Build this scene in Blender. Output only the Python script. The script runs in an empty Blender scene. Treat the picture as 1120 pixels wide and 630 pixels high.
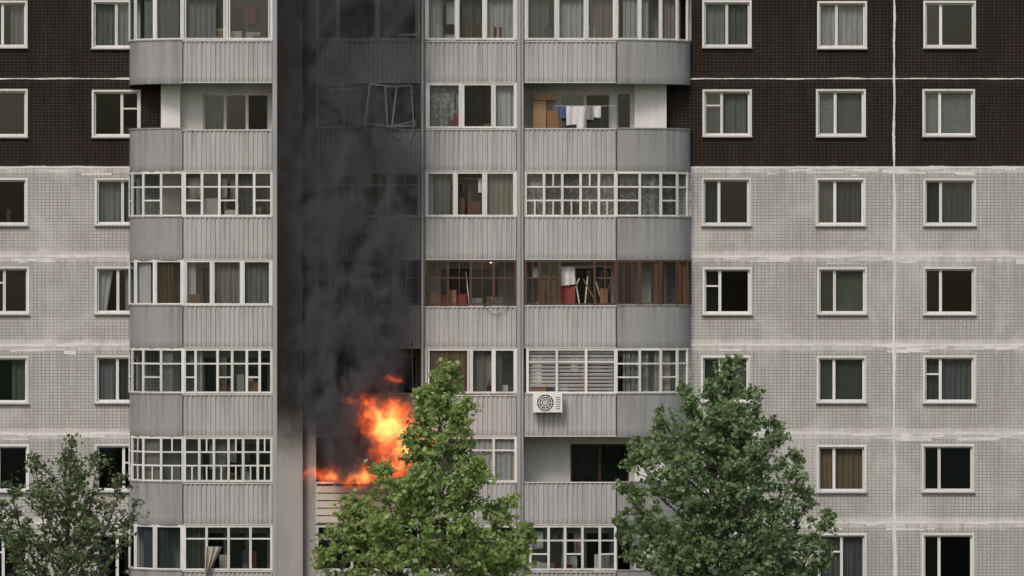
import bpy, math, random
import numpy as np
from mathutils import Vector, Euler, noise as mnoise
R = random.Random(7)
S=34.6; D=150.0; Z0=18.0
def X(px,y=0.0): return (px-560)/S*(D+y)/D
def Z(py,y=0.0): return Z0+(315-py)/S*(D+y)/D
YF=-1.35
sc=bpy.context.scene
# ------------------------------------------------------------ node helpers
class NT:
    def __init__(s,tree): s.t=tree; s.n=tree.nodes; s.l=tree.links
    def new(s,ty,**k):
        n=s.n.new(ty)
        for a,b in k.items(): setattr(n,a,b)
        return n
    def put(s,sock,v):
        if isinstance(v,bpy.types.NodeSocket): s.l.new(v,sock)
        elif v is not None: sock.default_value=v
    def m(s,op,a,b=None,c=None,clamp=False):
        n=s.new('ShaderNodeMath',operation=op,use_clamp=clamp)
        s.put(n.inputs[0],a)
        if b is not None: s.put(n.inputs[1],b)
        if c is not None: s.put(n.inputs[2],c)
        return n.outputs[0]
    def mr(s,v,a,b,c=0.0,d=1.0,smooth=False):
        n=s.new('ShaderNodeMapRange'); n.clamp=True
        if smooth: n.interpolation_type='SMOOTHSTEP'
        s.put(n.inputs[0],v)
        for i,q in enumerate((a,b,c,d)): s.put(n.inputs[i+1],q)
        return n.outputs[0]
    def mix(s,f,a,b,mode='MIX'):
        n=s.new('ShaderNodeMix',data_type='RGBA',blend_type=mode)
        s.put(n.inputs[0],f); s.put(n.inputs[6],a); s.put(n.inputs[7],b)
        return n.outputs[2]
    def noise(s,vec,scale,detail=3,rough=.5,dist=0.0,vs=(1,1,1),col=False):
        if vs!=(1,1,1):
            mp=s.new('ShaderNodeVectorMath',operation='MULTIPLY'); mp.inputs[1].default_value=vs
            s.l.new(vec,mp.inputs[0]); vec=mp.outputs[0]
        n=s.new('ShaderNodeTexNoise'); s.l.new(vec,n.inputs['Vector'])
        n.inputs['Scale'].default_value=scale; n.inputs['Detail'].default_value=detail
        n.inputs['Roughness'].default_value=rough; n.inputs['Distortion'].default_value=dist
        return n.outputs[1 if col else 0]
    def curve(s,v,pts):
        n=s.new('ShaderNodeFloatCurve'); s.put(n.inputs['Value'],v)
        c=n.mapping.curves[0]
        c.points[0].location=pts[0]; c.points[1].location=pts[-1]
        for p in pts[1:-1]: c.points.new(*p)
        n.mapping.update(); return n.outputs[0]
def newmat(name):
    m=bpy.data.materials.new(name); m.use_nodes=True
    nt=NT(m.node_tree); nt.n.clear()
    return m,nt,nt.new('ShaderNodeOutputMaterial')
def c4(c): return (c[0],c[1],c[2],1.0)
MATS={}
def soot(nt,pos,col,strength=1.0,strip=False):
    sx=nt.new('ShaderNodeSeparateXYZ'); nt.l.new(pos,sx.inputs[0])
    nz=nt.noise(pos,.6,4,.6,.4)
    zz=nt.m('ADD',sx.outputs[2],nt.m('MULTIPLY',nt.m('SUBTRACT',nz,.5),1.6 if strip else 2.5))
    up=nt.mr(zz,Z(520) if strip else Z(545),Z(445) if strip else Z(470),0,1,True)
    if strip: side=nt.mr(nz,.2,.7,.965,1.0)
    else:
        xx=nt.m('ADD',sx.outputs[0],nt.m('MULTIPLY',nt.m('SUBTRACT',nz,.5),2.6))
        side=nt.mr(xx,X(350),X(470),.96,.68)
    f=nt.m('MULTIPLY',up,side)
    f=nt.m('MULTIPLY',f,strength)
    return nt.mix(f,col,(.008,.0075,.008,1))
def basic(name,col,rough=.7,grime=.35,var=.12,sooty=False,strip=False,spec=.3,island=0.0,streak=(3,3,.35),pan=False):
    m,nt,out=newmat(name)
    g=nt.new('ShaderNodeNewGeometry'); pos=g.outputs['Position']
    n1=nt.noise(pos,1.0,5,.6,.2,streak)
    n2=nt.noise(pos,.35,3,.5)
    n3=nt.noise(pos,9,4,.6)
    c=nt.mix(nt.mr(n1,.45,.75,0,grime),c4(col),c4([x*.45 for x in col]))
    c=nt.mix(nt.mr(n2,.35,.7,0,var*1.8),c,c4([min(1,x*1.25) for x in col]))
    c=nt.mix(nt.mr(n3,.3,.7,0,var),c,c4([x*.6 for x in col]))
    if pan:  # rain runs and dirty lower edges on each parapet panel
        sp=nt.new('ShaderNodeSeparateXYZ'); nt.l.new(pos,sp.inputs[0])
        pit=96.7/S*(D+YF)/D
        zf=nt.m('FRACT',nt.m('DIVIDE',nt.m('SUBTRACT',sp.outputs[2],Z(186.5,YF)-.06),pit))
        n5=nt.noise(pos,1.0,4,.7,0,(7,7,.25))
        run=nt.m('MULTIPLY',nt.mr(n5,.47,.72,0,.75),nt.mr(zf,.04,.47,.25,1))
        c=nt.mix(run,c,c4([col[0]*.42,col[1]*.40,col[2]*.37]))
        ed=nt.m('MULTIPLY',nt.mr(zf,.0,.10,.7,0),nt.mr(n5,.3,.6,.2,1))
        c=nt.mix(ed,c,c4([col[0]*.35,col[1]*.33,col[2]*.30]))
    if island>0:
        c=nt.mix(nt.m('MULTIPLY',g.outputs['Random Per Island'],island),c,c4([x*.35 for x in col]))
    if sooty or strip: c=soot(nt,pos,c,1.0,strip)
    b=nt.new('ShaderNodeBsdfPrincipled'); nt.l.new(c,b.inputs['Base Color'])
    b.inputs['Roughness'].default_value=rough; b.inputs['Specular IOR Level'].default_value=spec
    bp=nt.new('ShaderNodeBump'); bp.inputs['Strength'].default_value=.25; bp.inputs['Distance'].default_value=.02
    nt.l.new(n3,bp.inputs['Height']); nt.l.new(bp.outputs[0],b.inputs['Normal'])
    nt.l.new(b.outputs[0],out.inputs[0]); MATS[name]=m; return m
def tile(name,c1,c2,mort,border,bstr,spec=.25):
    m,nt,out=newmat(name)
    g=nt.new('ShaderNodeNewGeometry'); pos=g.outputs['Position']
    sx=nt.new('ShaderNodeSeparateXYZ'); nt.l.new(pos,sx.inputs[0])
    cb=nt.new('ShaderNodeCombineXYZ'); nt.l.new(sx.outputs[0],cb.inputs[0]); nt.l.new(sx.outputs[2],cb.inputs[1])
    br=nt.new('ShaderNodeTexBrick'); nt.l.new(cb.outputs[0],br.inputs['Vector'])
    br.offset=0; br.squash=1
    for k,v in (('Scale',1.0),('Mortar Size',.015),('Mortar Smooth',.3),('Bias',-.1),('Brick Width',.125),('Row Height',.1)): br.inputs[k].default_value=v
    br.inputs['Color1'].default_value=c4(c1); br.inputs['Color2'].default_value=c4(c2); br.inputs['Mortar'].default_value=c4(mort)
    zf=nt.m('FRACT',nt.m('DIVIDE',nt.m('SUBTRACT',sx.outputs[2],Z(86)),97.1/S))
    d=nt.m('ABSOLUTE',nt.m('SUBTRACT',zf,.5))
    nb=nt.noise(pos,1.6,5,.65,.3)
    bm=nt.mr(nt.m('ADD',d,nt.m('MULTIPLY',nt.m('SUBTRACT',nb,.5),.10)),.42,.46,0,bstr)
    c=nt.mix(bm,br.outputs[0],c4(border))
    n1=nt.noise(pos,1.0,5,.65,.2,(1.8,1.8,.3))
    c=nt.mix(nt.mr(n1,.40,.78,0,.55),c,c4([c1[0]*.47,c1[1]*.45,c1[2]*.42]))
    n2=nt.noise(pos,.45,4,.6,.5)
    c=nt.mix(nt.mr(n2,.52,.70,0,.45*bstr+.05),c,c4(border))
    n4=nt.noise(pos,1.0,4,.7,.0,(7,7,.5))
    c=nt.mix(nt.m('MULTIPLY',nt.mr(n4,.48,.74,0,.7),nt.mr(zf,.3,.98,0,1)),c,c4([x*.4 for x in c1]))
    b=nt.new('ShaderNodeBsdfPrincipled'); nt.l.new(c,b.inputs['Base Color']); b.inputs['Roughness'].default_value=.6
    b.inputs['Specular IOR Level'].default_value=spec
    bp=nt.new('ShaderNodeBump'); bp.inputs['Strength'].default_value=.3; bp.inputs['Distance'].default_value=.01
    nt.l.new(nt.m('SUBTRACT',1.0,br.outputs['Fac']),bp.inputs['Height']); nt.l.new(bp.outputs[0],b.inputs['Normal'])
    nt.l.new(b.outputs[0],out.inputs[0]); MATS[name]=m
tile('tile_light',(.53,.51,.475),(.455,.438,.408),(.26,.25,.235),(.65,.63,.59),.8)
tile('tile_brown',(.021,.014,.011),(.012,.009,.008),(.045,.036,.031),(.055,.045,.04),.2,.08)
basic('sealant',(.72,.70,.655),.8,.5,.2)
basic('metal_sheet',(.46,.455,.445),.5,.3,.15,pan=True)
basic('metal_sheet_sooty',(.43,.43,.425),.6,.35,.15,sooty=True)
basic('curved_panel',(.31,.308,.30),.6,.35,.2,pan=True)
basic('cap_rail',(.56,.555,.54),.5,.4,.1)
basic('cap_rail_sooty',(.50,.50,.48),.5,.4,.1,sooty=True)
basic('plaster',(.66,.65,.61),.85,.35,.15)
basic('plaster_sooty',(.40,.39,.37),.85,.35,.15,sooty=True)
basic('column_white',(.74,.725,.68),.8,.3,.12)
basic('concrete',(.36,.35,.34),.85,.45,.15)
basic('concrete_sooty',(.33,.32,.31),.85,.45,.15,sooty=True)
basic('pilaster_sooty',(.36,.345,.32),.9,.4,.2,strip=True)
basic('divider',(.36,.358,.35),.7,.4,.1)
basic('divider_sooty',(.18,.18,.18),.7,.4,.1)
basic('frame_white',(.78,.77,.74),.45,.35,.12,island=.38,streak=(6,6,2))
basic('frame_white_sooty',(.5,.5,.48),.5,.3,.1,sooty=True)
basic('frame_brown',(.085,.045,.028),.6,.4,.2)
basic('frame_dark',(.035,.03,.03),.6,.4,.2)
basic('wood_light',(.22,.115,.055),.65,.5,.3,streak=(14,14,.8))
basic('interior',(.075,.07,.065),.9,.2,.2)
basic('cardboard',(.32,.20,.11),.85,.3,.2)
basic('sill_metal',(.26,.27,.28),.4,.3,.1)
basic('cream_sheet',(.55,.51,.43),.7,.5,.2)
basic('roofing',(.06,.06,.06),.9)
def cloth(name,col,lace=0.0):
    m,nt,out=newmat(name)
    g=nt.new('ShaderNodeNewGeometry'); pos=g.outputs['Position']
    n=nt.noise(pos,4,4,.6,.0,(1,1,.3))
    c=nt.mix(nt.mr(n,.35,.7,0,.4),c4(col),c4([x*.55 for x in col]))
    if lace:
        v=nt.new('ShaderNodeTexVoronoi'); v.inputs['Scale'].default_value=7.0; nt.l.new(pos,v.inputs[0])
        c=nt.mix(nt.mr(v.outputs[0],.1,.5,0,lace),c,c4([x*.25 for x in col]))
    d=nt.new('ShaderNodeBsdfDiffuse'); t=nt.new('ShaderNodeBsdfTranslucent'); mx=nt.new('ShaderNodeMixShader')
    nt.l.new(c,d.inputs[0]); nt.l.new(c,t.inputs[0]); mx.inputs[0].default_value=.2
    nt.l.new(d.outputs[0],mx.inputs[1]); nt.l.new(t.outputs[0],mx.inputs[2]); nt.l.new(mx.outputs[0],out.inputs[0]); MATS[name]=m
cloth('cloth_white',(.80,.79,.77)); cloth('cloth_lace',(.76,.75,.74),.7); cloth('cloth_grey',(.30,.31,.31))
cloth('cloth_cream',(.58,.53,.45)); cloth('cloth_tan',(.36,.27,.18)); cloth('cloth_green',(.22,.25,.21)); cloth('cloth_teal',(.12,.15,.16))
cloth('cloth_dark',(.05,.05,.055)); cloth('cloth_blue',(.10,.15,.28)); cloth('cloth_red',(.32,.08,.07)); cloth('blind_light',(.58,.58,.57))
cloth('blind_green',(.32,.36,.30)); cloth('cloth_pink',(.45,.32,.32))
def glassmat(name,f0,f1,tint,dk=1.0):
    m,nt,out=newmat(name)
    g=nt.new('ShaderNodeNewGeometry'); rd=g.outputs['Random Per Island']
    tr=nt.new('ShaderNodeBsdfTransparent'); nt.l.new(nt.mix(nt.m('FRACT',nt.m('MULTIPLY',rd,7.31)),c4(tint),c4([q*.6 for q in tint])),tr.inputs[0])
    gl=nt.new('ShaderNodeBsdfGlossy'); gl.inputs['Roughness'].default_value=.04; gl.inputs[0].default_value=(.80,.92,.97,1)
    n=nt.noise(g.outputs['Position'],1.3,2,.5)
    bp=nt.new('ShaderNodeBump'); bp.inputs['Strength'].default_value=.1; bp.inputs['Distance'].default_value=.02; nt.l.new(n,bp.inputs['Height']); nt.l.new(bp.outputs[0],gl.inputs['Normal'])
    mx=nt.new('ShaderNodeMixShader')
    nt.l.new(nt.mr(rd,0,1,f0,f1),mx.inputs[0])
    nt.l.new(tr.outputs[0],mx.inputs[1]); nt.l.new(gl.outputs[0],mx.inputs[2]); nt.l.new(mx.outputs[0],out.inputs[0]); MATS[name]=m
glassmat('glass',.015,.08,(.72,.75,.75)); glassmat('glass_sooty',.01,.05,(.30,.29,.28))
# ------------------------------------------------------------ mesh accumulator
PARTS={}
def acc(part):
    if part not in PARTS: PARTS[part]={'v':[],'f':[],'m':[],'mats':[]}
    return PARTS[part]
def add(part,mat,vs,fs):
    p=acc(part)
    if mat not in p['mats']: p['mats'].append(mat)
    mi=p['mats'].index(mat); o=len(p['v']); p['v'].extend(vs)
    for f in fs: p['f'].append(tuple(i+o for i in f)); p['m'].append(mi)
BF=[(0,1,2,3),(7,6,5,4),(0,4,5,1),(1,5,6,2),(2,6,7,3),(3,7,4,0)]
def obox(part,mat,p0,p1,z0,z1,t0,t1):
    dx,dy=p1[0]-p0[0],p1[1]-p0[1]; L=math.hypot(dx,dy) or 1; nx,ny=dy/L,-dx/L
    b=[(p0[0]+nx*t0,p0[1]+ny*t0),(p1[0]+nx*t0,p1[1]+ny*t0),(p1[0]+nx*t1,p1[1]+ny*t1),(p0[0]+nx*t1,p0[1]+ny*t1)]
    add(part,mat,[(x,y,z0) for x,y in b]+[(x,y,z1) for x,y in b],BF)
def box(part,mat,x0,x1,y0,y1,z0,z1):
    add(part,mat,[(x0,y0,z0),(x1,y0,z0),(x1,y1,z0),(x0,y1,z0),(x0,y0,z1),(x1,y0,z1),(x1,y1,z1),(x0,y1,z1)],BF)
def tbox(part,mat,c,size,rot):
    e=Euler(rot).to_matrix(); vs=[]
    for k in ((-1,-1,-1),(1,-1,-1),(1,1,-1),(-1,1,-1),(-1,-1,1),(1,-1,1),(1,1,1),(-1,1,1)):
        v=e@Vector([k[i]*size[i]/2 for i in range(3)]); vs.append((c[0]+v.x,c[1]+v.y,c[2]+v.z))
    add(part,mat,vs,BF)
def mesh_obj(name,v,f,mats,mi=None,parent=None,smooth=False):
    me=bpy.data.meshes.new(name); me.from_pydata(v,[],f)
    for m in mats: me.materials.append(MATS[m] if isinstance(m,str) else m)
    if mi is not None: me.polygons.foreach_set('material_index',mi)
    if smooth: me.polygons.foreach_set('use_smooth',[True]*len(me.polygons))
    me.update(); o=bpy.data.objects.new(name,me); sc.collection.objects.link(o)
    if parent: o.parent=parent
    return o
def flush(part,parent=None,name=None,smooth=False):
    p=PARTS.pop(part); return mesh_obj(name or part,p['v'],p['f'],p['mats'],p['m'],parent,smooth)
bld=bpy.data.objects.new('apartment_building',None); sc.collection.objects.link(bld)

ROWS=range(-3,9)
def seam(k): return 86+97.1*k
def T(k): return Z(142+96.7*k,YF)
def B(k): return Z(142+96.7*k+44.5,YF)
def OT(k): return B(k-1)
ZTOP=Z(seam(-4)+10); ZBOT=0.0
# ------------------------------------------------------------ walls with holes
def wall(part,mat,x0,x1,z0,z1,holes,y,reveal=.16,rmat=None):
    hs=[h for h in holes if h[0]<x1 and h[1]>x0 and h[2]<z1 and h[3]>z0]
    xs=sorted(set([x0,x1]+[min(max(a,x0),x1) for h in hs for a in h[:2]]))
    zs=sorted(set([z0,z1]+[min(max(a,z0),z1) for h in hs for a in h[2:4]]))
    for i in range(len(xs)-1):
        for j in range(len(zs)-1):
            cx=(xs[i]+xs[i+1])/2; cz=(zs[j]+zs[j+1])/2
            if any(h[0]<cx<h[1] and h[2]<cz<h[3] for h in hs): continue
            add(part,mat,[(xs[i],y,zs[j]),(xs[i+1],y,zs[j]),(xs[i+1],y,zs[j+1]),(xs[i],y,zs[j+1])],[(0,1,2,3)])
    for h in hs:
        a,b,c,d=h[:4]; y2=y+reveal; r=rmat or mat
        add(part,r,[(a,y,c),(b,y,c),(b,y,d),(a,y,d),(a,y2,c),(b,y2,c),(b,y2,d),(a,y2,d)],[(0,4,5,1),(1,5,6,2),(2,6,7,3),(3,7,4,0)])
def curtain(mat,x0,x1,z0,z1,y,amp=.035,wl=.17,part='curtains',gather=0.0):
    n=max(4,int((x1-x0)/(wl/4))); vs=[];fs=[]; ph=R.random()*6
    for i in range(n+1):
        t=i/n; x=x0+(x1-x0)*t; o=amp*math.sin(x*6.283/wl+ph)+amp*.5*math.sin(x*2.9/wl+ph*2)
        xb=x+(x0-x)*gather; sag=.03*math.sin(x*5+ph)
        vs+=[(xb,y+o*1.2,z0+sag),(x+(xb-x)*.5,y+o,(z0+z1)/2),(x,y+o*.6,z1)]
    for i in range(n):
        for j in range(2):
            a=3*i+j; fs.append((a,a+3,a+4,a+1))
    add(part,mat,vs,fs)
def blind(mat,x0,x1,z0,z1,y,sp=.05,w=.05):
    z=z1
    while z>z0:
        tbox('curtains',mat,((x0+x1)/2,y,z),(x1-x0,.012,w),(.6,0,R.uniform(-.004,.004))); z-=sp
CH=['none','none','none','none','cloth_grey','cloth_white','cloth_lace','cloth_grey','cloth_dark','blind_light','cloth_green','cloth_teal']
def window(x0,x1,z0,z1,y,split=.36,side=0,surround=True,fm='frame_white',cur=None,glass='glass',vent=True,sep=1):
    P='window_frames'
    if surround:
        w=.065
        box(P,fm,x0-w,x1+w,y-.022,y+.03,z1,z1+w); box(P,fm,x0-w,x0,y-.020,y+.03,z0,z1); box(P,fm,x1,x1+w,y-.020,y+.03,z0,z1)
        box(P,fm,x0-w,x1+w,y-.022,y+.03,z0-.05,z0-.001)
        box('window_sills','sill_metal',x0-w-.02,x1+w+.02,y-.11,y+.05,z0-.085,z0-.052)
    fy=y+.10; f=.055
    box(P,fm,x0,x1,fy,fy+.06,z0,z0+f); box(P,fm,x0,x1,fy,fy+.06,z1-f,z1)
    box(P,fm,x0,x0+f,fy-.003,fy+.06,z0+f,z1-f); box(P,fm,x1-f,x1,fy-.003,fy+.06,z0+f,z1-f)
    if sep==1: ms=[x0+(x1-x0)*(split if side==0 else 1-split)]
    elif sep==2: ms=[x0+(x1-x0)/3,x0+(x1-x0)*2/3]
    else: ms=[]
    for m in ms: box(P,fm,m-.045,m+.045,fy-.006,fy+.06,z0+f,z1-f)
    ed=[x0+f]+ms+[x1-f]
    for a,b in zip(ed[:-1],ed[1:]):
        add('window_glass',glass,[(a,fy+.03,z0+f),(b,fy+.03,z0+f),(b,fy+.03,z1-f),(a,fy+.03,z1-f)],[(0,1,2,3)])
    if vent and ms and R.random()<.4:
        a,b=(ed[0],ed[1]) if side==0 else (ed[1],ed[2]); zz=z0+(z1-z0)*R.choice([.62,.68])
        box(P,fm,a,b,fy-.004,fy+.055,zz-.025,zz+.025)
    c=cur if cur else R.choice(CH); cy=fy+.17
    if R.random()<.5:
        q=R.uniform(x0+.1,x1-.4); box('room_contents',R.choice(['plaster','cardboard','cloth_green','frame_brown','sill_metal']),q,q+R.uniform(.1,.35),cy+.08,cy+.25,z0-.1,z0+R.uniform(.12,.5))
    if c=='none': return
    if c.startswith('blind'):
        blind(c,x0+.02,x1-.02,z0+(z1-z0)*R.choice([.0,.0,.3]),z1,cy); return
    mode=R.random()
    if mode<.45: curtain(c,x0-.05,x1+.05,z0-.1,z1+.05,cy)
    elif mode<.7: curtain(c,x0-.05,x0+(x1-x0)*.42,z0-.1,z1+.05,cy,gather=.2)
    else:
        curtain(c,x0-.05,x0+(x1-x0)*.38,z0-.1,z1+.05,cy,gather=.4); 
        curtain(c,x1-.05-(x1-x0)*.3,x1+.05,z0-.1,z1+.05,cy+.03)
COLS={ -2:(-240,-188,0),-1:(-122,-72,0), 0:(-22,29,0), 1:(102,151,1), 3:(769.5,819,0), 4:(895,945,0), 5:(1011,1064,0), 6:(1150,1203,1),7:(1262,1315,0)}
OV={(3,-1):'cloth_grey',(3,0):'cloth_grey',(3,1):'cloth_teal',(3,2):'cloth_dark',(3,3):'cloth_green',
 (4,-1):'cloth_white',(4,0):'blind_light',(4,1):'cloth_grey',(4,2):'blind_green',(4,3):'blind_green',(4,4):'cloth_tan',(4,5):'cloth_grey',
 (5,-1):'none',(5,0):'blind_light',(5,1):'cloth_teal',(5,2):'none',(5,3):'cloth_grey',(5,4):'none',(5,5):'none',
 (0,-1):'cloth_grey',(0,0):'cloth_dark',(0,1):'none',(0,2):'cloth_dark',(0,3):'cloth_green',(0,4):'none',(0,5):'none',
 (1,-1):'cloth_grey',(1,0):'none',(1,1):'cloth_grey',(1,2):'cloth_white',(1,3):'cloth_grey',(1,4):'none',(1,5):'cloth_dark'}
holes=[]
for c,(a,b,sd) in COLS.items():
    for k in ROWS:
        j=R.uniform(-1.2,1.2); x0,x1=X(a+j),X(b+j); z1=Z(seam(k)+14+R.uniform(-.6,.6)); z0=Z(seam(k)+62+R.uniform(-.6,.6))
        if c==1 and k>=1: x0=X(106)
        if z0<.5: continue
        holes.append((x0,x1,z0,z1,c,k))
ZS=Z(182)
for (xa,xb) in ((X(-330),X(186)),(X(712),X(1420))):
    wall('facade_wall','tile_brown',xa,xb,ZS,ZTOP,holes,0,rmat='plaster')
    wall('facade_wall','tile_light',xa,xb,ZBOT,ZS,holes,0,rmat='plaster')
for x0,x1,z0,z1,c,k in holes:
    window(x0,x1,z0,z1,0,split=R.choice([.34,.38,.5]) if c not in(5,) else .32,side=COLS[c][2],cur=OV.get((c,k)),fm='frame_white')
def strip(p0,p1,w,horizontal,yoff,part='panel_joints',mat='sealant'):
    L=abs(p1[0]-p0[0]) if horizontal else abs(p1[1]-p0[1]); n=max(2,int(L/.09)); vs=[];fs=[]
    sd=R.random()*99
    for i in range(n+1):
        t=i/n
        a=w*(.35+1.5*max(0,mnoise.noise((t*L*.9,sd,0)))+.3*R.random()); b=w*(.35+1.5*max(0,mnoise.noise((t*L*.8,sd+9,3)))+.3*R.random())
        if horizontal:
            x=p0[0]+(p1[0]-p0[0])*t; vs+=[(x,yoff,p0[1]-a),(x,yoff,p0[1]+b)]
        else:
            z=p0[1]+(p1[1]-p0[1])*t; vs+=[(p0[0]-a,yoff,z),(p0[0]+b,yoff,z)]
    fs=[(2*i,2*i+2,2*i+3,2*i+1) for i in range(n)]
    add(part,mat,vs,fs)
for k in range(-4,9):
    z=Z(seam(k))
    if z<.2: continue
    for xa,xb in ((X(-330),X(175)),(X(731),X(1420))):
        strip((xa,z),(xb,z),.028 if k<1 else .055,True,-.008)
        if k==1: strip((xa,z),(xb,z),.04,True,-.011)
for px in (-60,978,1215): 
    strip((X(px),ZBOT),(X(px),ZTOP),.05,False,-.014)
    strip((X(px),ZBOT),(X(px),ZS),.055,False,-.017)
for i in range(90):
    k=R.randint(1,5); px=R.choice([R.uniform(0,100),R.uniform(760,1120),R.uniform(760,1120),R.uniform(960,990)]); L=R.uniform(.2,1.3)
    z=Z(seam(k)+R.uniform(0,9)); strip((X(px),z),(X(px)+L,z),R.uniform(.02,.06),True,-.0045-R.random()*.003)
# ------------------------------------------------------------ loggias
XA0,XA1,XB0,XB1,XC0,XC1,XD0,XD1=[X(p,YF) for p in (200,298,346,460,465,565,573,674)]
RA=XA0-X(138,YF); RD=X(757,YF)-XD1
def arcL(n): return [(XA0-RA*math.cos(t*math.pi/2/n),YF*math.sin(t*math.pi/2/n)) for t in range(n+1)]
def arcR(n): return [(XD1+RD*math.sin(t*math.pi/2/n),YF*math.cos(t*math.pi/2/n)) for t in range(n+1)]
def corrug(x0,x1,z0,z1,mat,part='balcony_parapets'):
    pit=.15; n=int(round((x1-x0)/pit)); pit=(x1-x0)/n; vs=[];fs=[]; prof=[(0,0),(.36,0),(.5,.035),(.86,.035)]
    pts=[(x0+(i+a)*pit,YF-b) for i in range(n) for a,b in prof]+[(x1,YF)]
    for x,y in pts: vs+=[(x,y,z0),(x,y,z1)]
    fs=[(2*i,2*i+2,2*i+3,2*i+1) for i in range(len(pts)-1)]
    add(part,mat,vs,fs)
    add(part,mat,[(x0,YF+.02,z0),(x1,YF+.02,z0),(x1,YF+.02,z1),(x0,YF+.02,z1)],[(0,3,2,1)])
def slab(pts,z0,z1,mat):
    n=len(pts); vs=[(x,y,z0) for x,y in pts]+[(x,y,z1) for x,y in pts]
    fs=[tuple(range(n-1,-1,-1)),tuple(range(n,2*n))]+[(i,(i+1)%n,n+(i+1)%n,n+i) for i in range(n)]
    add('balcony_slabs',mat,vs,fs)
def parapet_curve(arc,z0,z1,mat='curved_panel'):
    vs=[];fs=[]
    for x,y in arc: vs+=[(x,y,z0),(x,y,z1)]
    fs=[(2*i,2*i+2,2*i+3,2*i+1) for i in range(len(arc)-1)]
    p='curved_parapets'; add(p,mat,vs,fs)
def glaze(pts,z0,z1,fm='frame_white',style='big',glass='glass',skip=(),open_=()):
    P='balcony_glazing'; n=len(pts)
    for i,(x,y) in enumerate(pts):
        a=pts[max(0,i-1)]; b=pts[min(n-1,i+1)]; d=Vector((b[0]-a[0],b[1]-a[1])).normalized()*.04
        obox(P,fm,(x-d.x,y-d.y),(x+d.x,y+d.y),z0,z1,-.03,.032)
    for i in range(n-1):
        p,q=pts[i],pts[i+1]; L=math.hypot(q[0]-p[0],q[1]-p[1]); H=z1-z0
        lerp=lambda t:(p[0]+(q[0]-p[0])*t,p[1]+(q[1]-p[1])*t)
        obox(P,fm,p,q,z0,z0+.06,-.025,.025); obox(P,fm,p,q,z1-.07,z1,-.025,.025)
        if i in skip: continue
        def v(t,za,zb,w=.022): 
            s=w/L; obox(P,fm,lerp(t-s),lerp(t+s),za,zb,-.02,.022)
        def h(t,a=0,b=1,w=.024): obox(P,fm,lerp(a),lerp(b),z0+H*t-w,z0+H*t+w,-.018,.018)
        if style=='big':
            if L>.6: v(.06,z0+.06,z1-.07); v(.94,z0+.06,z1-.07)
        elif style=='vent': h(.70)
        elif style=='grid':
            h(.66)
            if i%2==0: h(.36)
        elif style=='fine':
            h(.66); h(.36); v(.5,z0+.06,z0+H*.36)
            if i%2: v(.5,z0+H*.66,z1-.07)
        elif style=='wood': h(.6); v(.5,z0+.06,z1-.07,.015)
        if not(i in open_):
            add('window_glass',glass,[(p[0],p[1],z0),(q[0],q[1],z0),(q[0],q[1],z1),(p[0],p[1],z1)],[(0,1,2,3)])
def FP(*px): return [(X(p,YF),YF) for p in px]
AG={-1:('big',(200,248,297)),1:('grid',(202,221,240,259,278,297)),2:('big',(202,232,265,297)),3:('grid',(202,214,238,254,270,284,297)),4:('fine',(202,218,234,250,266,282,297)),5:('vent',(202,226,250,274,297)),6:('grid',(202,226,250,274,297)),7:('big',(202,250,297)),8:('grid',(202,226,250,274,297)),-2:('grid',(202,226,250,274,297)),-3:('big',(202,250,297))}
CG={-1:('big',(466,500,530,564)),0:('big',(467,505,540,564)),1:('big',(466,498,530,564)),2:('wood',(466,490,515,540,564)),3:('big',(466,515,540,564)),4:('vent',(466,512,540,564)),5:('grid',(466,490,515,540,564)),6:('big',(466,515,564)),7:('vent',(466,498,530,564)),8:('big',(466,515,564)),-2:('vent',(466,498,530,564)),-3:('big',(466,515,564))}
DG={-1:('big',(575,609,641,673)),1:('fine',(575,595,615,635,655,673)),2:('wood',(575,590,612,650,673)),3:('vent',(577,609,641,673)),5:('grid',(580,600,618,637,656,673)),6:('big',(575,609,641,673)),7:('grid',(575,600,625,650,673)),8:('vent',(575,609,641,673)),-2:('fine',(575,600,625,650,673)),-3:('big',(575,609,641,673))}
BG={-1:('big',(347,370,412,458)),1:('vent',(347,385,425,458)),2:('wood',(347,375,403,430,458)),5:('vent',(347,385,425,458)),6:('big',(347,400,458)),7:('vent',(347,385,425,458)),8:('big',(347,400,458)),-2:('vent',(347,385,425,458)),-3:('big',(347,400,458))}
bholes=[]
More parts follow.
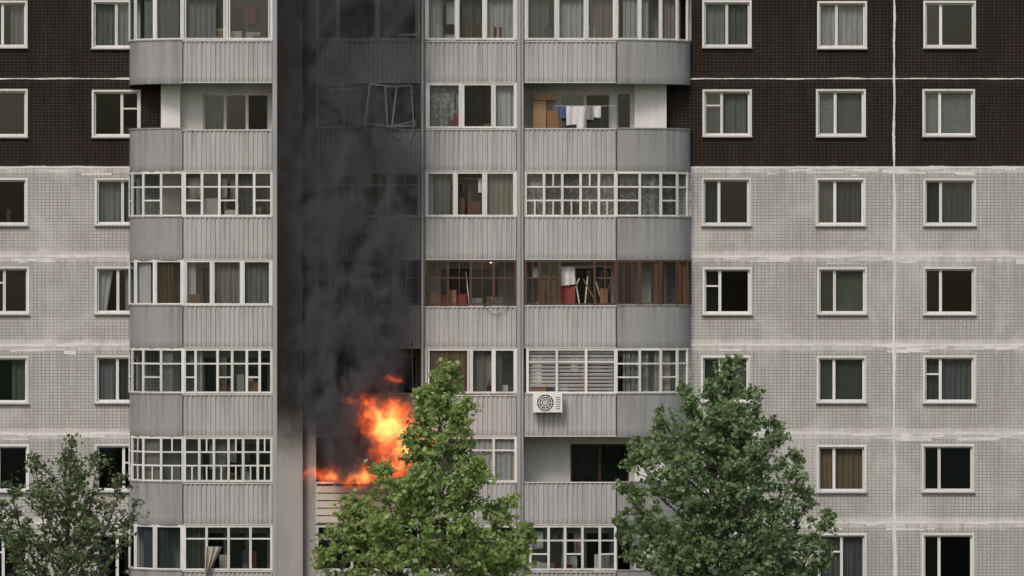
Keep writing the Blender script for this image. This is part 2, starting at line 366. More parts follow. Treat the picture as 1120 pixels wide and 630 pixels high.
for k in ROWS:
    zt,zb,zo=T(k),B(k),OT(k)
    if zb<0: zb=0.02
    if zt<.3: continue
    for a,b,m,c in ((XA0,XA1,'metal_sheet','cap_rail'),(XB0,XB1,'metal_sheet_sooty','cap_rail_sooty'),(XC0,XC1,'metal_sheet','cap_rail'),(XD0+.02,XD1,'metal_sheet','cap_rail')):
        if k==4 and m=='metal_sheet_sooty':
            for q in range(5):
                obox('balcony_parapets','cream_sheet',(a,YF),(b,YF),zb+.05+q*.235,zb+.05+q*.235+.20,-.02,.03)
            for q in range(7):
                xx=a+(b-a)*q/6; obox('balcony_parapets','frame_white_sooty',(xx-.02,YF),(xx+.02,YF),zb,zt,-.05,-.021)
            obox('balcony_caps','frame_white',(a,YF),(b,YF),zt,zt+.05,-.05,.05)
        else:
            dz=R.uniform(-.03,.03); corrug(a,b,zb,zt+dz,m)
            obox('balcony_caps',c,(a,YF),(b,YF),zt+dz,zt+dz+.04,-.05,.055)
            obox('balcony_caps',c,(a,YF),(b,YF),zb-.03,zb,-.03,.045)
    for arc in (arcL(20),arcR(24)):
        parapet_curve(arc,zb-.05,zt+.03)
        for i in range(len(arc)-1):
            obox('balcony_caps','curved_panel',arc[i],arc[i+1],zt+.03,zt+.07,-.05,.03)
    for px in (200,674): obox('balcony_caps','frame_dark',(X(px,YF)-.012,YF),(X(px,YF)+.012,YF),zb,zt,.0,.037)  # dark seam strip, paints in the separation shadow between straight and curved parapet
    zs0,zs1=zb+.0,zb+.17
    slab([(x,y*.98) for x,y in arcL(14)]+[(XA1,YF*.98),(XA1,0)],zs0,zs1,'concrete')
    slab([(XB0,YF*.98),(XB1,YF*.98),(XB1,0),(XB0,0)],zs0,zs1,'concrete_sooty')
    slab([(XC0,YF*.98),(XC1,YF*.98),(XC1,0),(XC0,0)],zs0,zs1,'concrete')
    slab([(XD0,0),(XD0,YF*.98)]+[(x,y*.98) for x,y in arcR(14)],zs0,zs1,'concrete')
    if zo-zt>1.0:
        g=zt+.05
        if k in AG:
            st,px=AG[k]; glaze(FP(*px),g,zo-.03,'frame_white',st); glaze(arcL(4 if st in('grid','fine') else 3),g,zo-.03,'frame_white','grid' if st=='grid' else ('fine' if st=='fine' else 'big'))
        if k in BG:
            st,px=BG[k]; glaze(FP(*px),g,zo-.03,'frame_dark' if k==2 else 'frame_white_sooty',st,'glass_sooty',skip=(1,) if k==-1 else ())
        if k in CG:
            st,px=CG[k]; glaze(FP(*px),g,zo-.03,'frame_brown' if k==2 else 'frame_white',st,open_=(1,) if k in(1,2) else ())
        if k in DG:
            st,px=DG[k]; glaze(FP(*px),g,zo-.03,'frame_brown' if k==2 else 'frame_white',st,open_=(2,3) if k==2 else ((0,1,2) if k==3 else ()),skip=(2,) if k==2 else ())
            if k!=5: glaze(arcR(5),g,zo-.03,'frame_brown' if k==2 else 'frame_white','grid' if st in('fine','grid','vent') else 'big',open_=(3,4) )
    for a,b in ((222,294),(368,430),(482,545)):
        bholes.append((X(a),X(b),zt-.25,zo-.3,'w',k))
    bholes.append((X(612) if k!=4 else X(624),X(668) if k!=4 else X(688),zt-.25,zo-.3,'w',k))
    if k!=4: bholes.append((X(674),X(691),zb+.2,zo-.25,'d',k))
    bholes.append((X(440),X(456),zb+.2,zo-.25,'d',k))
wall('loggia_back_wall','plaster',X(186),X(303),ZBOT,ZTOP,bholes,.0)
wall('loggia_back_wall','plaster_sooty',X(303),X(462),ZBOT,ZTOP,bholes,.0)
wall('loggia_back_wall','plaster',X(462),X(712),ZBOT,ZTOP,bholes,.0)
for x0,x1,z0,z1,t,k in bholes:
    inB=X(350)<x0<X(460)
    if inB and k==4: continue
    fm='frame_white_sooty' if inB else ('frame_white' if (k==0 and x0<X(300)) else ('frame_brown' if (k in(4,2) or R.random()<.2) else 'frame_white'))
    if t=='w': window(x0,x1,z0,z1,0,surround=False,fm=fm,sep=2 if x1-x0>2 else 1,split=.5,glass='glass_sooty' if inB else 'glass',vent=False,cur='none' if inB else ('cloth_grey' if k==0 else R.choice(['none','cloth_grey','cloth_dark','cloth_cream'])))
    else: window(x0,x1,z0,z1,0,surround=False,fm=fm,sep=0,vent=False,cur='none',glass='glass_sooty' if inB else 'glass')
def vert(mat,a,b,y0,y1,part='dividing_walls'): box(part,mat,X(a,y0),X(b,y0),y0,y1,ZBOT,ZTOP)
vert('divider',298,303,YF-.05,-.002); vert('divider_sooty',460.3,464.7,YF-.08,-.002); vert('divider',565.3,572.5,YF-.1,-.002)
vert('pilaster_sooty',303.2,331,YF-.09,-.002,'pilaster'); vert('pilaster_sooty',331.1,345.7,YF+.35,-.002,'pilaster')
vert('column_white',176,197,-.42,-.002,'corner_columns'); vert('column_white',694,729,-.42,-.002,'corner_columns')
for px in (462.3,568.6):
    n=8; x=X(px,YF); y=YF-.14; r=.035
    vs=[(x+r*math.cos(6.283*i/n),y+r*math.sin(6.283*i/n),z) for z in (0,ZTOP) for i in range(n)]
    add('down_pipes','divider',vs,[(i,(i+1)%n,n+(i+1)%n,n+i) for i in range(n)])
for k in range(-4,10):
    z=B(k)+.0
    if z<0: continue
    box('interior_floors','interior',X(-330)+.1,X(1420)-.1,.17,5.0,z,z+.18)
for px in (-150,-40,64,170,300,346,462,568,710,860,978,1110,1230):
    box('interior_partitions','interior',X(px)-.06,X(px)+.06,.19,4.9,0,ZTOP)
box('interior_back','interior',X(-330)+.1,X(1420)-.1,5.02,5.2,0,ZTOP)
box('outer_shell','tile_brown',X(-330)-.02,X(-330)+.08,.01,12,0,ZTOP); box('outer_shell','tile_brown',X(1420)-.08,X(1420)+.02,.01,12,0,ZTOP)
box('outer_shell','tile_brown',X(-330),X(1420),12.01,12.2,0,ZTOP); box('roof','roofing',X(-330)-.2,X(1420)+.2,-.2,12.4,ZTOP+.01,ZTOP+.4)
# ------------------------------------------------------------ loggia contents
def hang(mat,x,z,w,h,y,part='hanging_laundry'):
    curtain(mat,x,x+w,z-h,z,y,amp=.03,wl=.22,part=part,gather=R.uniform(-.12,.12))
def line(x0,x1,y,z,part='hanging_laundry'): box(part,'frame_white',x0,x1,y-.004,y+.004,z,z+.008)
def curt(mat,a,b,k,top=.05,bot=.0,y=YF+.22): curtain(mat,X(a,y),X(b,y),T(k)-bot,OT(k)-top,y)
curt('cloth_white',203,214,2);curt('cloth_cream',236,262,2);curt('cloth_grey',266,296,2);curt('cloth_green',205,225,5)
curt('cloth_grey',206,236,-1);curt('cloth_white',216,222,3); curt('cloth_tan',238,248,3);curt('cloth_green',252,270,3);curt('cloth_cream',232,247,4)
curt('cloth_grey',262,276,1)
curt('cloth_white',468,484,-1);curt('cloth_white',533,562,-1);curt('cloth_grey',505,518,-1)
curt('cloth_lace',469,502,0);curt('cloth_white',542,563,0);curt('cloth_dark',510,532,0)
curt('cloth_white',468,474,1);curt('cloth_cream',534,562,1);curt('cloth_grey',476,492,1)
curt('cloth_tan',467,514,3,y=YF+.08);curt('cloth_grey',541,549,3);curt('cloth_cream',518,532,3)
curt('cloth_lace',467,511,4,y=YF+.1);curt('cloth_white',513,563,4,y=YF+.1)
curt('cloth_lace',577,673,1);curt('cloth_white',610,640,-1);curt('cloth_pink',645,672,-1);curt('cloth_grey',580,600,-1)
y_=YF+.12
for a,b in ((579,608),(610,640),(642,673)): blind('cloth_white',X(a,y_),X(b,y_),T(3)+(0 if a>600 else .2),OT(3)-.05,y_,.115,.085)
def ccurt(mat,t0,t1,k,side,amp=.03):
    n=16; vs=[];fs=[]
    for i in range(n+1):
        t=t0+(t1-t0)*i/n; r=.9+amp*math.sin(i*2.2)
        x,y=((XD1+RD*r*math.sin(t),YF*r*math.cos(t)) if side>0 else (XA0-RA*r*math.sin(t),YF*r*math.cos(t)))
        vs+=[(x,y,T(k)),(x,y,OT(k)-.06)]
    add('curtains',mat,vs,[(2*i,2*i+2,2*i+3,2*i+1) for i in range(n)])
ccurt('cloth_lace',.05,1.0,1,1);ccurt('cloth_white',.1,.5,-1,1);ccurt('cloth_pink',.7,1.2,-1,1);ccurt('cloth_lace',.1,.5,3,1);ccurt('cloth_cream',.6,.9,3,1)
ccurt('cloth_tan',.2,.6,2,-1);ccurt('cloth_white',.7,1.3,2,-1);ccurt('cloth_grey',.1,.9,-1,-1);ccurt('cloth_white',.2,.4,3,-1);ccurt('cloth_cream',.5,.9,4,-1);ccurt('cloth_teal',.3,.9,5,-1)
for t0,t1 in ((.02,.26),(.50,.72),(.95,1.25)):
    for i in range(4):
        ta=t0+(t1-t0)*i/4; tb=ta+(t1-t0)/4*.8
        p=(XD1+RD*.97*math.sin(ta),YF*.97*math.cos(ta)); q=(XD1+RD*.97*math.sin(tb),YF*.97*math.cos(tb))
        obox('wooden_panels','wood_light' if i%2 else 'frame_brown',p,q,T(2)+.05,OT(2)-.08,-.02,.01)
for i in range(3): obox('wooden_panels','wood_light',FP(592+i*6)[0],FP(596+i*6)[0],T(2)+.05,OT(2)-.5,-.05,-.03)
for i in range(7): tbox('balcony_clutter',R.choice(['wood_light','frame_white','frame_white']),(X(616+i*8),-.9,T(2)+.3),(.035,.035,1.3),(0,R.uniform(-.5,.5),0))
CL=['cloth_white','cloth_white','cloth_blue','cloth_cream','cloth_red','cloth_grey','cloth_dark','cloth_teal','cloth_pink']
for (pa,pb) in ((205,295),(468,562),(578,670)):
    for k in ROWS:
        if (k in(0,4) and pa==578) or (k==0 and pa==205): continue
        for i in range(12):
            if R.random()<.75:
                w=R.uniform(.1,.5); h=R.uniform(.1,1.0); x=X(R.uniform(pa,pb-14)); y0=-.9-R.random()*.28
                box('balcony_clutter',R.choice(['cardboard','wood_light','frame_white','frame_brown','plaster','sill_metal','cloth_blue','cream_sheet','cloth_red']),x,x+w,y0,y0+.25,T(k)-.6,T(k)+h*.65)
        for i in range(R.randint(0,3)):
            x=X(R.uniform(pa,pb)); tbox('balcony_clutter',R.choice(['wood_light','frame_white','frame_brown']),(x,-.7,T(k)+.3),(.03,.03,1.6),(0,R.uniform(-.3,.3),0))
        if R.random()<.85:
            zz=OT(k)-.25; line(X(pa),X(pb),-1.08,zz); x=X(pa+4)
            while x<X(pb-16):
                w=R.uniform(.15,.45)
                if R.random()<.65: hang(R.choice(CL),x,zz,w,R.uniform(.3,.95),-1.08+R.uniform(-.02,.02))
                x+=w+R.uniform(.03,.35)
box('balcony_clutter','cardboard',X(583),X(597),-.7,-.2,T(0)-.5,T(0)+.95); box('balcony_clutter','wood_light',X(598),X(611),-.8,-.3,T(0)-.5,T(0)+.62)
box('balcony_clutter','cardboard',X(584),X(608),-.75,-.25,T(0)+.96,T(0)+1.15)
zz=Z(116,-1.2); line(X(606),X(672),-1.2,zz)
for a,w,h,m in ((610,.28,.35,'cloth_blue'),(619,.34,.6,'cloth_white'),(630,.30,.72,'cloth_white'),(640,.24,.4,'cloth_grey'),(648,.25,.35,'cloth_white')): hang(m,X(a),zz,w,h,-1.2)
curtain('cloth_cream',X(224,-1.6),X(243,-1.6),Z(628,-1.6),Z(598,-1.6),-1.5,amp=.09,wl=.2,gather=.8,part='curtains')
for i in range(24):
    t=i/24; u=(i+1)/24; f=lambda t:(X(522+42*t),Z(322+22*math.sin(math.pi*t)))
    a,b=f(t),f(u); tbox('slack_cable','frame_dark',((a[0]+b[0])/2,YF-.1,(a[1]+b[1])/2),(math.hypot(b[0]-a[0],b[1]-a[1])+.01,.012,.014),(0,-math.atan2(b[1]-a[1],b[0]-a[0]),0))
def sash(cx,cz,w,h,rot,mat='frame_white_sooty',y=YF-.12):
    e=Euler((R.uniform(-.2,.2),rot,R.uniform(-.4,.4))).to_matrix()
    for dx,dz,sx,sz in ((-w/2,0,.05,h),(w/2,0,.05,h),(0,-h/2,w,.05),(0,h/2,w,.05)):
        v=e@Vector((dx,0,dz)); tbox('broken_sashes',mat,(cx+v.x,y+v.y,cz+v.z),(sx,.04,sz),e.to_euler())
basic('frame_scorched',(.20,.20,.195),.6,.7,.5,streak=(4,4,3)); basic('frame_charred',(.07,.068,.066),.8,.6,.5)
sash(X(418),Z(117),.85,1.25,.12,'frame_scorched'); sash(X(438),Z(118),.85,1.25,-.06,'frame_scorched')
tbox('broken_sashes','frame_scorched',(X(441),YF-.1,Z(137)),(.9,.03,.03),(0,-.2,0)); tbox('broken_sashes','frame_scorched',(X(452),YF-.1,Z(146)),(.03,.03,.6),(0,.3,0)); tbox('broken_sashes','frame_scorched',(X(434),YF-.1,Z(150)),(.3,.03,.025),(0,.5,0))
glaze(FP(347,376),T(0)+.05,OT(0)-.03,'frame_white_sooty','vent','glass_sooty')
sash(X(430),Z(212),.8,1.2,.03,'frame_charred'); sash(X(445),Z(20),.9,1.2,0,'frame_scorched'); sash(X(380),Z(120),.9,1.2,0.0,'frame_charred'); sash(X(385),Z(212),.8,1.15,-.05,'frame_charred'); sash(X(432),Z(308),.8,1.15,.08,'frame_charred')
for a in (380,405,428,452): tbox('broken_sashes','frame_dark',(X(a),YF,Z(400)),(.05,.05,1.5),(0,R.uniform(-.06,.06),0))
for i in range(18): tbox('charred_debris','frame_dark',(X(R.uniform(352,455)),R.uniform(-1,-.2),T(4)-R.uniform(-.1,.5)),(R.uniform(.05,.5),.06,R.uniform(.1,.8)),(0,R.uniform(-.8,.8),0))
m,nt,out=newmat('bulb'); e=nt.new('ShaderNodeEmission'); e.inputs[0].default_value=(1,.75,.4,1); e.inputs[1].default_value=4; nt.l.new(e.outputs[0],out.inputs[0]); MATS['bulb']=m
def sphere(part,mat,c,r,n=8):
    vs=[(c[0]+r*math.sin(math.pi*j/n)*math.cos(6.283*i/n),c[1]+r*math.sin(math.pi*j/n)*math.sin(6.283*i/n),c[2]+r*math.cos(math.pi*j/n)) for j in range(n+1) for i in range(n)]
    add(part,mat,vs,[(j*n+i,(j+1)*n+i,(j+1)*n+(i+1)%n,j*n+(i+1)%n) for j in range(n) for i in range(n)])
sphere('lamp_bulb','bulb',(X(537),-1.0,Z(287)),.035)
for p in list(PARTS): 
    if p=='hanging_laundry': flush(p,None)
    elif p=='curved_parapets': flush(p,bld,smooth=True)
    else: flush(p,bld)
# ------------------------------------------------------------ air conditioner
ac=bpy.data.objects.new('air_conditioner',None); sc.collection.objects.link(ac)
basic('ac_white',(.78,.78,.75),.4,.2,.05); basic('ac_dark',(.05,.05,.05),.5)
ya=YF-.5; x0,x1=X(583,ya),X(615,ya); z0,z1=Z(451,ya),Z(430,ya)
box('ac_case','ac_white',x0,x1,ya,ya+.32,z0,z1)
cx,cz=x0+(x1-x0)*.42,(z0+z1)/2
n=28
add('ac_fan_opening','ac_dark',[(cx+.26*math.cos(6.283*i/n),ya-.006,cz+.26*math.sin(6.283*i/n)) for i in range(n)],[tuple(range(n))])
for rr in (.27,.20,.13,.06):
    vs=[(cx+(rr+w)*math.cos(6.283*i/n),ya-.014,cz+(rr+w)*math.sin(6.283*i/n)) for w in (-.011,.011) for i in range(n)]
    add('ac_grille','ac_white',vs,[(i,(i+1)%n,n+(i+1)%n,n+i) for i in range(n)])
for i in range(4): tbox('ac_grille','ac_white',(cx,ya-.018,cz),(.54,.006,.012),(0,math.pi*i/4,0))
for i in range(6): box('ac_vents','ac_dark',x1-.2,x1-.06,ya-.005,ya-.001,z0+.1+i*.07,z0+.125+i*.07)
box('ac_bracket','ac_dark',x0+.08,x0+.12,ya,YF,z0-.05,z0-.003); box('ac_bracket','ac_dark',x1-.12,x1-.08,ya,YF,z0-.05,z0-.003)
for p in list(PARTS): flush(p,ac)
# ------------------------------------------------------------ ground
def plane(name,x0,x1,y0,y1,z,mat): return mesh_obj(name,[(x0,y0,z),(x1,y0,z),(x1,y1,z),(x0,y1,z)],[(0,1,2,3)],[mat])
basic('grass_m',(.06,.085,.03),.95,.4,.4); basic('asphalt_m',(.05,.05,.052),.9,.3,.2); basic('paving_m',(.22,.21,.20),.9,.3,.2)
plane('ground',-1500,1500,-1500,1500,-.004,'grass_m'); plane('pavement',-60,60,-5,-2.2,.004,'paving_m'); plane('road',-300,300,-32,-25,.004,'asphalt_m')
for y in (-32.1,-24.9):
    box('k','paving_m',-300,300,y-.07,y+.07,0,.12); flush('k',None,'kerb')
for i in range(40): box('mk','frame_white',-120+i*6,-117+i*6,-28.56,-28.44,.008,.012)
flush('mk',None,'road_marking')
# ------------------------------------------------------------ trees
def leafmat(name,c0,c1,tr):
    m,nt,out=newmat(name)
    a=nt.new('ShaderNodeAttribute'); a.attribute_name='tint'
    c=nt.mix(a.outputs['Fac'],c4(c0),c4(c1))
    d=nt.new('ShaderNodeBsdfPrincipled'); d.inputs['Roughness'].default_value=.45; d.inputs['Specular IOR Level'].default_value=.5; nt.l.new(c,d.inputs[0])
    t=nt.new('ShaderNodeBsdfTranslucent'); nt.l.new(nt.mix(1.0,c,(1.3,1.45,.7,1),'MULTIPLY'),t.inputs[0])
    mx=nt.new('ShaderNodeMixShader'); mx.inputs[0].default_value=tr
    nt.l.new(d.outputs[0],mx.inputs[1]); nt.l.new(t.outputs[0],mx.inputs[2]); nt.l.new(mx.outputs[0],out.inputs[0]); MATS[name]=m
leafmat('leaf_light',(.14,.20,.06),(.42,.51,.20),.42); leafmat('leaf_dark',(.085,.135,.065),(.27,.35,.17),.36); leafmat('leaf_thin',(.06,.09,.04),(.17,.22,.095),.35)
basic('bark',(.12,.10,.08),.95,.4,.3)
def tree(name,px,yt,prof,leaders,nl,npt,ls,lm,seed):
    rg=np.random.default_rng(seed); rr=random.Random(seed); K=(D+yt)/D/S
    bx=X(px,yt); zs=[Z(p[0],yt) for p in prof][::-1]; rs=[p[1]*K for p in prof][::-1]; cs=[p[2]*K for p in prof][::-1]
    ztop=zs[-1]
    zs=[2.2,4.5]+zs; rs=[.4,rs[0]*.85]+rs; cs=[0,cs[0]*.6]+cs
    rad=lambda z: float(np.interp(z,zs,rs)); cen=lambda z: float(np.interp(z,zs,cs))
    bv=[];bf=[];C=[];CT=[]
    def tube(pts,r0,r1,n=5):
        o=len(bv); m=len(pts)
        for i,p in enumerate(pts):
            r=r0+(r1-r0)*i/(m-1); d=(pts[min(i+1,m-1)]-pts[max(i-1,0)]).normalized(); u=d.orthogonal().normalized(); v=d.cross(u)
            for j in range(n): q=p+(u*math.cos(6.283*j/n)+v*math.sin(6.283*j/n))*r; bv.append(tuple(q))
        for i in range(m-1):
            for j in range(n): bf.append((o+i*n+j,o+i*n+(j+1)%n,o+(i+1)*n+(j+1)%n,o+(i+1)*n+j))
    def limb(a,e,L,dens=1.0):
        mid=a.lerp(e,.5)+Vector((0,0,-.12*L)) ; pts=[a,a.lerp(mid,.5)+Vector((rr.uniform(-.06,.06),rr.uniform(-.06,.06),0)),mid,mid.lerp(e,.5)+Vector((0,0,-.05*L)),e]
        tube(pts,.012+.018*L,.005,4)
        ct=rr.random(); nt_=max(2,int((2+L*3.0)*dens))
        for j in range(nt_):
            t=min(.999,.42+.58*(j+rr.random())/nt_); q=pts[int(t*4)].lerp(pts[int(t*4)+1],t*4-int(t*4))
            tl=(.24+.22*L)*(1.3-t)*rr.uniform(.4,1.5)
            d=Vector((rr.gauss(0,1),rr.gauss(0,1),rr.uniform(-.3,1.3))).normalized(); q2=q+d*tl
            tube([q,q.lerp(q2,.5)+Vector((0,0,.03)),q2],.007,.003,3)
            n=int(npt*rr.choice([.25,.6,1.0,1.5])); sg=.06+.06*rr.random()
            for s in range(n):
                u=rr.random()**.7; p=q.lerp(q2,u*1.15)
                C.append((p.x+rr.gauss(0,sg),p.y+rr.gauss(0,sg),p.z+rr.gauss(0,sg*.8))); CT.append(ct*.45+rr.random()*.55)
    def axis(z): return Vector((bx+cen(z)*min(1,z/8)+.12*math.sin(z*.9+seed),yt+.12*math.cos(z*.7),z))
    tube([axis(z) for z in np.linspace(-.1,ztop-.05,18)],.24,.012,8)
    for i in range(nl):
        zt=2.6+(ztop-2.6)*(rr.random()**.75); az=i*2.39996+rr.uniform(-.4,.4)
        lob=1+.16*math.sin(2*az+seed)+.10*math.sin(5*az+zt*1.7)
        L=max(.12,rad(zt)*rr.choice([rr.uniform(.4,.8),rr.uniform(.7,1.0),rr.uniform(.8,1.18)])*lob)
        h=max(1.8,zt-L*rr.uniform(.6,1.1)-.1)
        e=axis(zt); e=Vector((e.x+math.cos(az)*L,e.y+math.sin(az)*L*.95,min(zt,ztop)))
        limb(axis(h),e,L)
    for (dx,yp,rp,dep) in leaders:
        tip=Vector((bx+dx*K,yt+dep,Z(yp,yt))); zb=tip.z-rr.uniform(2.6,3.6); a=axis(max(2,zb)); mid=a.lerp(tip,.5); mid.x+=(tip.x-a.x)*.22; mid.y+=(tip.y-a.y)*.22
        pts=[a,a.lerp(mid,.5)+Vector(((tip.x-a.x)*.08,0,0)),mid,mid.lerp(tip,.55),tip]; tube(pts,.06,.008,5)
        nn=int(11+rp*.28)
        for j in range(nn):
            t=min(.999,.30+.70*(j+rr.random())/nn); q=pts[int(t*4)].lerp(pts[int(t*4)+1],t*4-int(t*4))
            L=max(.08,rp*K*(1.02-t)**.5*1.3*rr.uniform(.4,1.25)); az=j*2.4+rr.random()
            limb(q,q+Vector((math.cos(az)*L,math.sin(az)*L,L*rr.uniform(.2,1.1)+.05)),L,.9)
    C=np.array(C); n=len(C); CT=np.array(CT)
    nrm=rg.normal(size=(n,3)); nrm[:,2]+=.8; nrm[:,1]-=.4; nrm/=np.linalg.norm(nrm,axis=1)[:,None]
    u=np.cross(nrm,rg.normal(size=(n,3))); u/=np.linalg.norm(u,axis=1)[:,None]; v=np.cross(nrm,u)
    sz=(ls*rg.uniform(.55,1.3,n))[:,None]
    V=np.stack([C-u*sz*.5,C+v*sz*.36+nrm*sz*.08,C+u*sz*.55,C-v*sz*.36+nrm*sz*.08],1).reshape(-1,3)
    me=bpy.data.meshes.new(name+'_foliage'); me.vertices.add(4*n); me.vertices.foreach_set('co',V.ravel())
    me.loops.add(4*n); me.loops.foreach_set('vertex_index',np.arange(4*n,dtype=np.int32)); me.polygons.add(n); me.polygons.foreach_set('loop_start',np.arange(0,4*n,4,dtype=np.int32))
    me.materials.append(MATS[lm]); me.update(calc_edges=True)
    at=me.attributes.new('tint','FLOAT','FACE'); at.data.foreach_set('value',CT.astype(np.float32))
    par=mesh_obj(name,bv,bf,['bark'],smooth=True)
    o=bpy.data.objects.new('foliage',me); sc.collection.objects.link(o); o.parent=par
    print(name,'leaves',n)
tree('poplar_tree',478,-11,[(402,4,14),(420,18,10),(445,28,4),(478,34,0),(500,50,-4),(530,70,-8),(560,96,-12),(600,112,-14),(650,124,-14),(720,122,-8)],
 [(14,402,22,0),(-14,428,20,.4),(34,440,20,-.4),(-28,472,20,-.3),(-62,512,28,.3),(46,510,30,-.5),(-98,548,32,-.3),(76,548,30,.5),(-122,584,30,-.6),(100,580,28,-.3),(-60,568,32,-1.5),(30,562,32,-1.6),(-10,508,28,-1.2),(-130,612,22,.2)],150,23,.165,'leaf_light',3)
tree('birch_tree',785,-12,[(400,4,8),(420,18,6),(440,44,2),(465,68,-8),(500,84,-10),(540,98,-4),(575,112,2),(620,122,4),(680,126,4),(740,118,2)],
 [(8,394,24,0),(-34,424,22,.3),(42,430,22,-.3),(-68,454,24,-.2),(64,464,26,.4),(-92,490,26,.3),(86,500,28,-.5),(-102,530,28,-.4),(102,538,30,.2),(120,566,28,-.3),(-108,570,28,0),(-40,502,34,-1.7),(40,492,34,-1.7),(0,452,30,-1.3),(124,600,26,.2),(-60,575,36,-2),(60,575,36,-2)],160,23,.16,'leaf_dark',11)
tree('maple_tree',70,-9,[(488,4,8),(506,24,2),(526,48,0),(556,62,0),(600,70,0),(660,70,0)],
 [(8,480,16,0),(-34,502,18,.2),(38,500,18,-.2),(-62,525,20,.2),(66,522,18,-.2),(-76,552,20,0),(78,552,14,.1),(20,520,20,-.8),(-24,540,22,-.8),(30,570,22,-1),(-50,585,22,-.8)],100,14,.14,'leaf_thin',23)
# ------------------------------------------------------------ volumes baked to grids with geometry nodes
def grid_volume(name,mn,mx,res,mat,build):
    ng=bpy.data.node_groups.new(name,'GeometryNodeTree')
    ng.interface.new_socket('Geometry',in_out='INPUT',socket_type='NodeSocketGeometry'); ng.interface.new_socket('Geometry',in_out='OUTPUT',socket_type='NodeSocketGeometry')
    nt=NT(ng); pos=nt.new('GeometryNodeInputPosition').outputs[0]
    den=build(nt,pos)
    vc=nt.new('GeometryNodeVolumeCube'); nt.l.new(den,vc.inputs['Density'])
    vc.inputs['Min'].default_value=mn; vc.inputs['Max'].default_value=mx
    for a,i in (('X',0),('Y',1),('Z',2)): vc.inputs['Resolution '+a].default_value=max(4,int((mx[i]-mn[i])/res))
    sm=nt.new('GeometryNodeSetMaterial'); sm.inputs['Material'].default_value=mat; nt.l.new(vc.outputs[0],sm.inputs[0])
    o_=nt.new('NodeGroupOutput'); nt.l.new(sm.outputs[0],o_.inputs[0])
    me=bpy.data.meshes.new(name); me.materials.append(mat); ob=bpy.data.objects.new(name,me); sc.collection.objects.link(ob)
    md=ob.modifiers.new('grid','NODES'); md.node_group=ng
    return ob
m,nt,out=newmat('smoke_m'); 
pv=nt.new('ShaderNodeVolumePrincipled'); pv.inputs['Color'].default_value=(.26,.265,.28,1); pv.inputs['Density'].default_value=7.0
nt.l.new(pv.outputs[0],out.inputs['Volume'])
m.cycles.volume_step_rate=2.0
def smoke_field(nt,pos):
    sx=nt.new('ShaderNodeSeparateXYZ'); nt.l.new(pos,sx.inputs[0]); x,y,z=sx.outputs
    w1=nt.noise(pos,.55,3,.55,.6,(1,1,.7)); w2=nt.noise(pos,1.7,3,.6,.8,(1,1,.6))
    xw=nt.m('ADD',x,nt.m('ADD',nt.m('MULTIPLY',nt.m('SUBTRACT',w1,.5),2.0),nt.m('MULTIPLY',nt.m('SUBTRACT',w2,.5),1.3)))
    t=nt.mr(z,Z(530),Z(-70))
    cx=nt.curve(t,[(0,.58),(.06,.56),(.167,.46),(.333,.50),(.5,.56),(.75,.56),(1,.56)])
    cw=nt.curve(t,[(0,.24),(.08,.32),(.2,.36),(.35,.44),(.5,.52),(.75,.60),(1,.62)])
    kk=nt.curve(t,[(0,.85),(.12,1.0),(.22,.80),(.33,.48),(.5,.27),(.75,.20),(1,.16)])
    WX=X(480)-X(300)
    xc=nt.m('ADD',nt.m('MULTIPLY',cx,WX),X(300)); ww=nt.m('MULTIPLY',cw,WX)
    dx=nt.m('DIVIDE',nt.m('ABSOLUTE',nt.m('SUBTRACT',xw,xc)),ww)
    a=nt.mr(dx,.25,1.0,1,0,True)
    dy=nt.m('ABSOLUTE',nt.m('DIVIDE',nt.m('SUBTRACT',y,-2.5),1.05)); b=nt.mr(dy,.3,1.0,1,0,True)
    n2=nt.noise(pos,.95,6,.64,1.2,(1,1,.65)); nn=nt.mr(n2,.46,.61,.02,1,True)
    return nt.m('MULTIPLY',nt.m('MULTIPLY',a,b),nt.m('MULTIPLY',nn,kk))
grid_volume('smoke',(X(285),-3.6,Z(535)),(X(515),YF-.15,Z(-70)),.09,m,smoke_field)
m,nt,out=newmat('fire_m')
at=nt.new('ShaderNodeAttribute'); at.attribute_name='density'; f=at.outputs['Fac']
cr=nt.new('ShaderNodeValToRGB'); nt.l.new(f,cr.inputs[0]); e=cr.color_ramp.elements
e[0].position=0; e[0].color=(.75,.05,.006,1); e[1].position=1.0; e[1].color=(1,.40,.10,1)
q=cr.color_ramp.elements.new(.45); q.color=(1,.15,.018,1)
em=nt.new('ShaderNodeEmission'); nt.l.new(cr.outputs[0],em.inputs[0]); nt.l.new(nt.m('MULTIPLY',f,4.6),em.inputs[1])
nt.l.new(em.outputs[0],out.inputs['Volume']); m.cycles.volume_step_rate=1.5
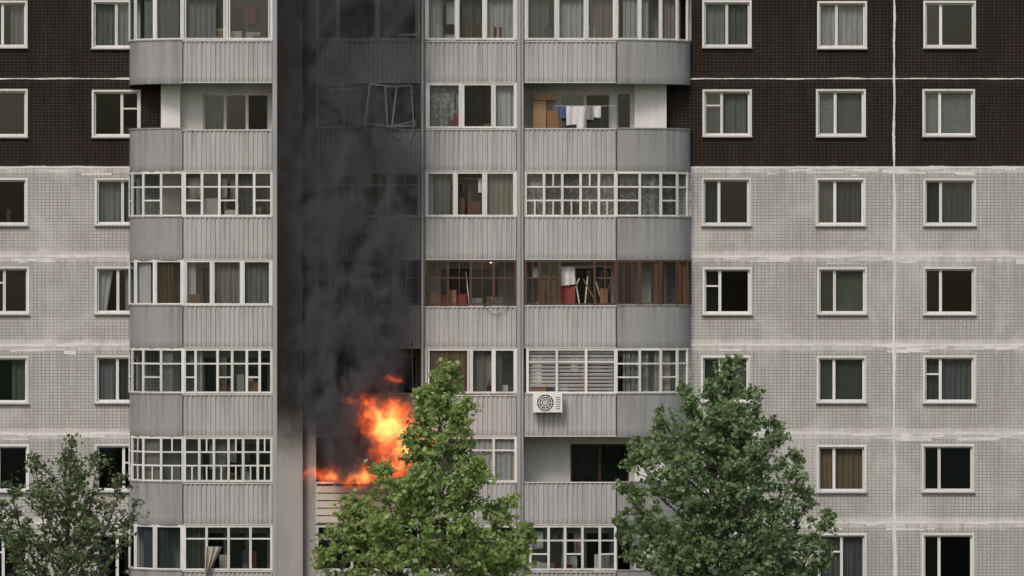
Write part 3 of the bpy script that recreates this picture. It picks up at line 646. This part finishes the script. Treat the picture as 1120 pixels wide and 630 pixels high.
def fire_field(nt,pos):
    nc=nt.noise(pos,1.5,5,.6,0,(1,1,1),True)
    vm=nt.new('ShaderNodeVectorMath',operation='SUBTRACT'); nt.l.new(nc,vm.inputs[0]); vm.inputs[1].default_value=(.5,.5,.5)
    vs_=nt.new('ShaderNodeVectorMath',operation='SCALE'); nt.l.new(vm.outputs[0],vs_.inputs[0]); vs_.inputs['Scale'].default_value=1.3
    va=nt.new('ShaderNodeVectorMath',operation='ADD'); nt.l.new(pos,va.inputs[0]); nt.l.new(vs_.outputs[0],va.inputs[1])
    sx=nt.new('ShaderNodeSeparateXYZ'); nt.l.new(va.outputs[0],sx.inputs[0]); x,y,z=sx.outputs
    def blob(cx,cz,rx,rz,ang,cy=-2.8,ry=.8):
        dx=nt.m('SUBTRACT',x,cx); dz=nt.m('SUBTRACT',z,cz); c,s=math.cos(ang),math.sin(ang)
        a=nt.m('DIVIDE',nt.m('ADD',nt.m('MULTIPLY',dx,c),nt.m('MULTIPLY',dz,s)),rx); b=nt.m('DIVIDE',nt.m('SUBTRACT',nt.m('MULTIPLY',dz,c),nt.m('MULTIPLY',dx,s)),rz)
        d=nt.m('DIVIDE',nt.m('SUBTRACT',y,cy),ry)
        r2=nt.m('ADD',nt.m('ADD',nt.m('MULTIPLY',a,a),nt.m('MULTIPLY',b,b)),nt.m('MULTIPLY',d,d))
        return nt.m('SUBTRACT',1.0,nt.m('SQRT',r2),clamp=True)
    h=blob(X(434),Z(466),2.1,1.15,-.70)
    h=nt.m('MAXIMUM',h,blob(X(446),Z(488),1.4,1.5,0.0))
    h=nt.m('MAXIMUM',h,nt.m('MULTIPLY',blob(X(390),Z(516),2.2,.42,0.0,-2.1,.8),.95))
    h=nt.m('MAXIMUM',h,nt.m('MULTIPLY',blob(X(430),Z(414),.45,.32,0.0),.5))
    n2=nt.noise(va.outputs[0],2.3,6,.72,1.4,(1.1,1,.8))
    f=nt.m('SUBTRACT',nt.m('MULTIPLY',h,1.9),nt.mr(n2,.36,.64,.0,1.15)); return nt.m('MAXIMUM',f,0.0)
grid_volume('fire',(X(335),-3.7,Z(532)),(X(482),-1.3,Z(390)),.04,m,fire_field)
# ------------------------------------------------------------ light, world, camera
w=bpy.data.worlds.new('World'); sc.world=w; w.use_nodes=True; nt=NT(w.node_tree); nt.n.clear()
sk=nt.new('ShaderNodeTexSky'); sk.sky_type='NISHITA'; sk.sun_disc=False; sk.sun_elevation=math.radians(44); sk.sun_rotation=math.radians(200); sk.dust_density=3; sk.air_density=1.0; sk.ozone_density=.8
bg=nt.new('ShaderNodeBackground'); bg.inputs[1].default_value=.12; o=nt.new('ShaderNodeOutputWorld'); nt.l.new(sk.outputs[0],bg.inputs[0]); nt.l.new(bg.outputs[0],o.inputs[0])
L=bpy.data.lights.new('sun','SUN'); L.energy=1.5; L.angle=math.radians(16); L.color=(1,.945,.87)
so=bpy.data.objects.new('sun',L); sc.collection.objects.link(so); so.rotation_euler=(math.radians(46),0,math.radians(-20))
cam=bpy.data.cameras.new('camera'); co=bpy.data.objects.new('camera',cam); sc.collection.objects.link(co)
co.location=(0,-D,Z0); co.rotation_euler=(math.radians(90),0,0); cam.lens=36*D/(1120/S); cam.clip_end=4000; cam.clip_start=1
sc.camera=co
sc.view_settings.view_transform='Standard'; sc.view_settings.look='None'; sc.view_settings.exposure=0
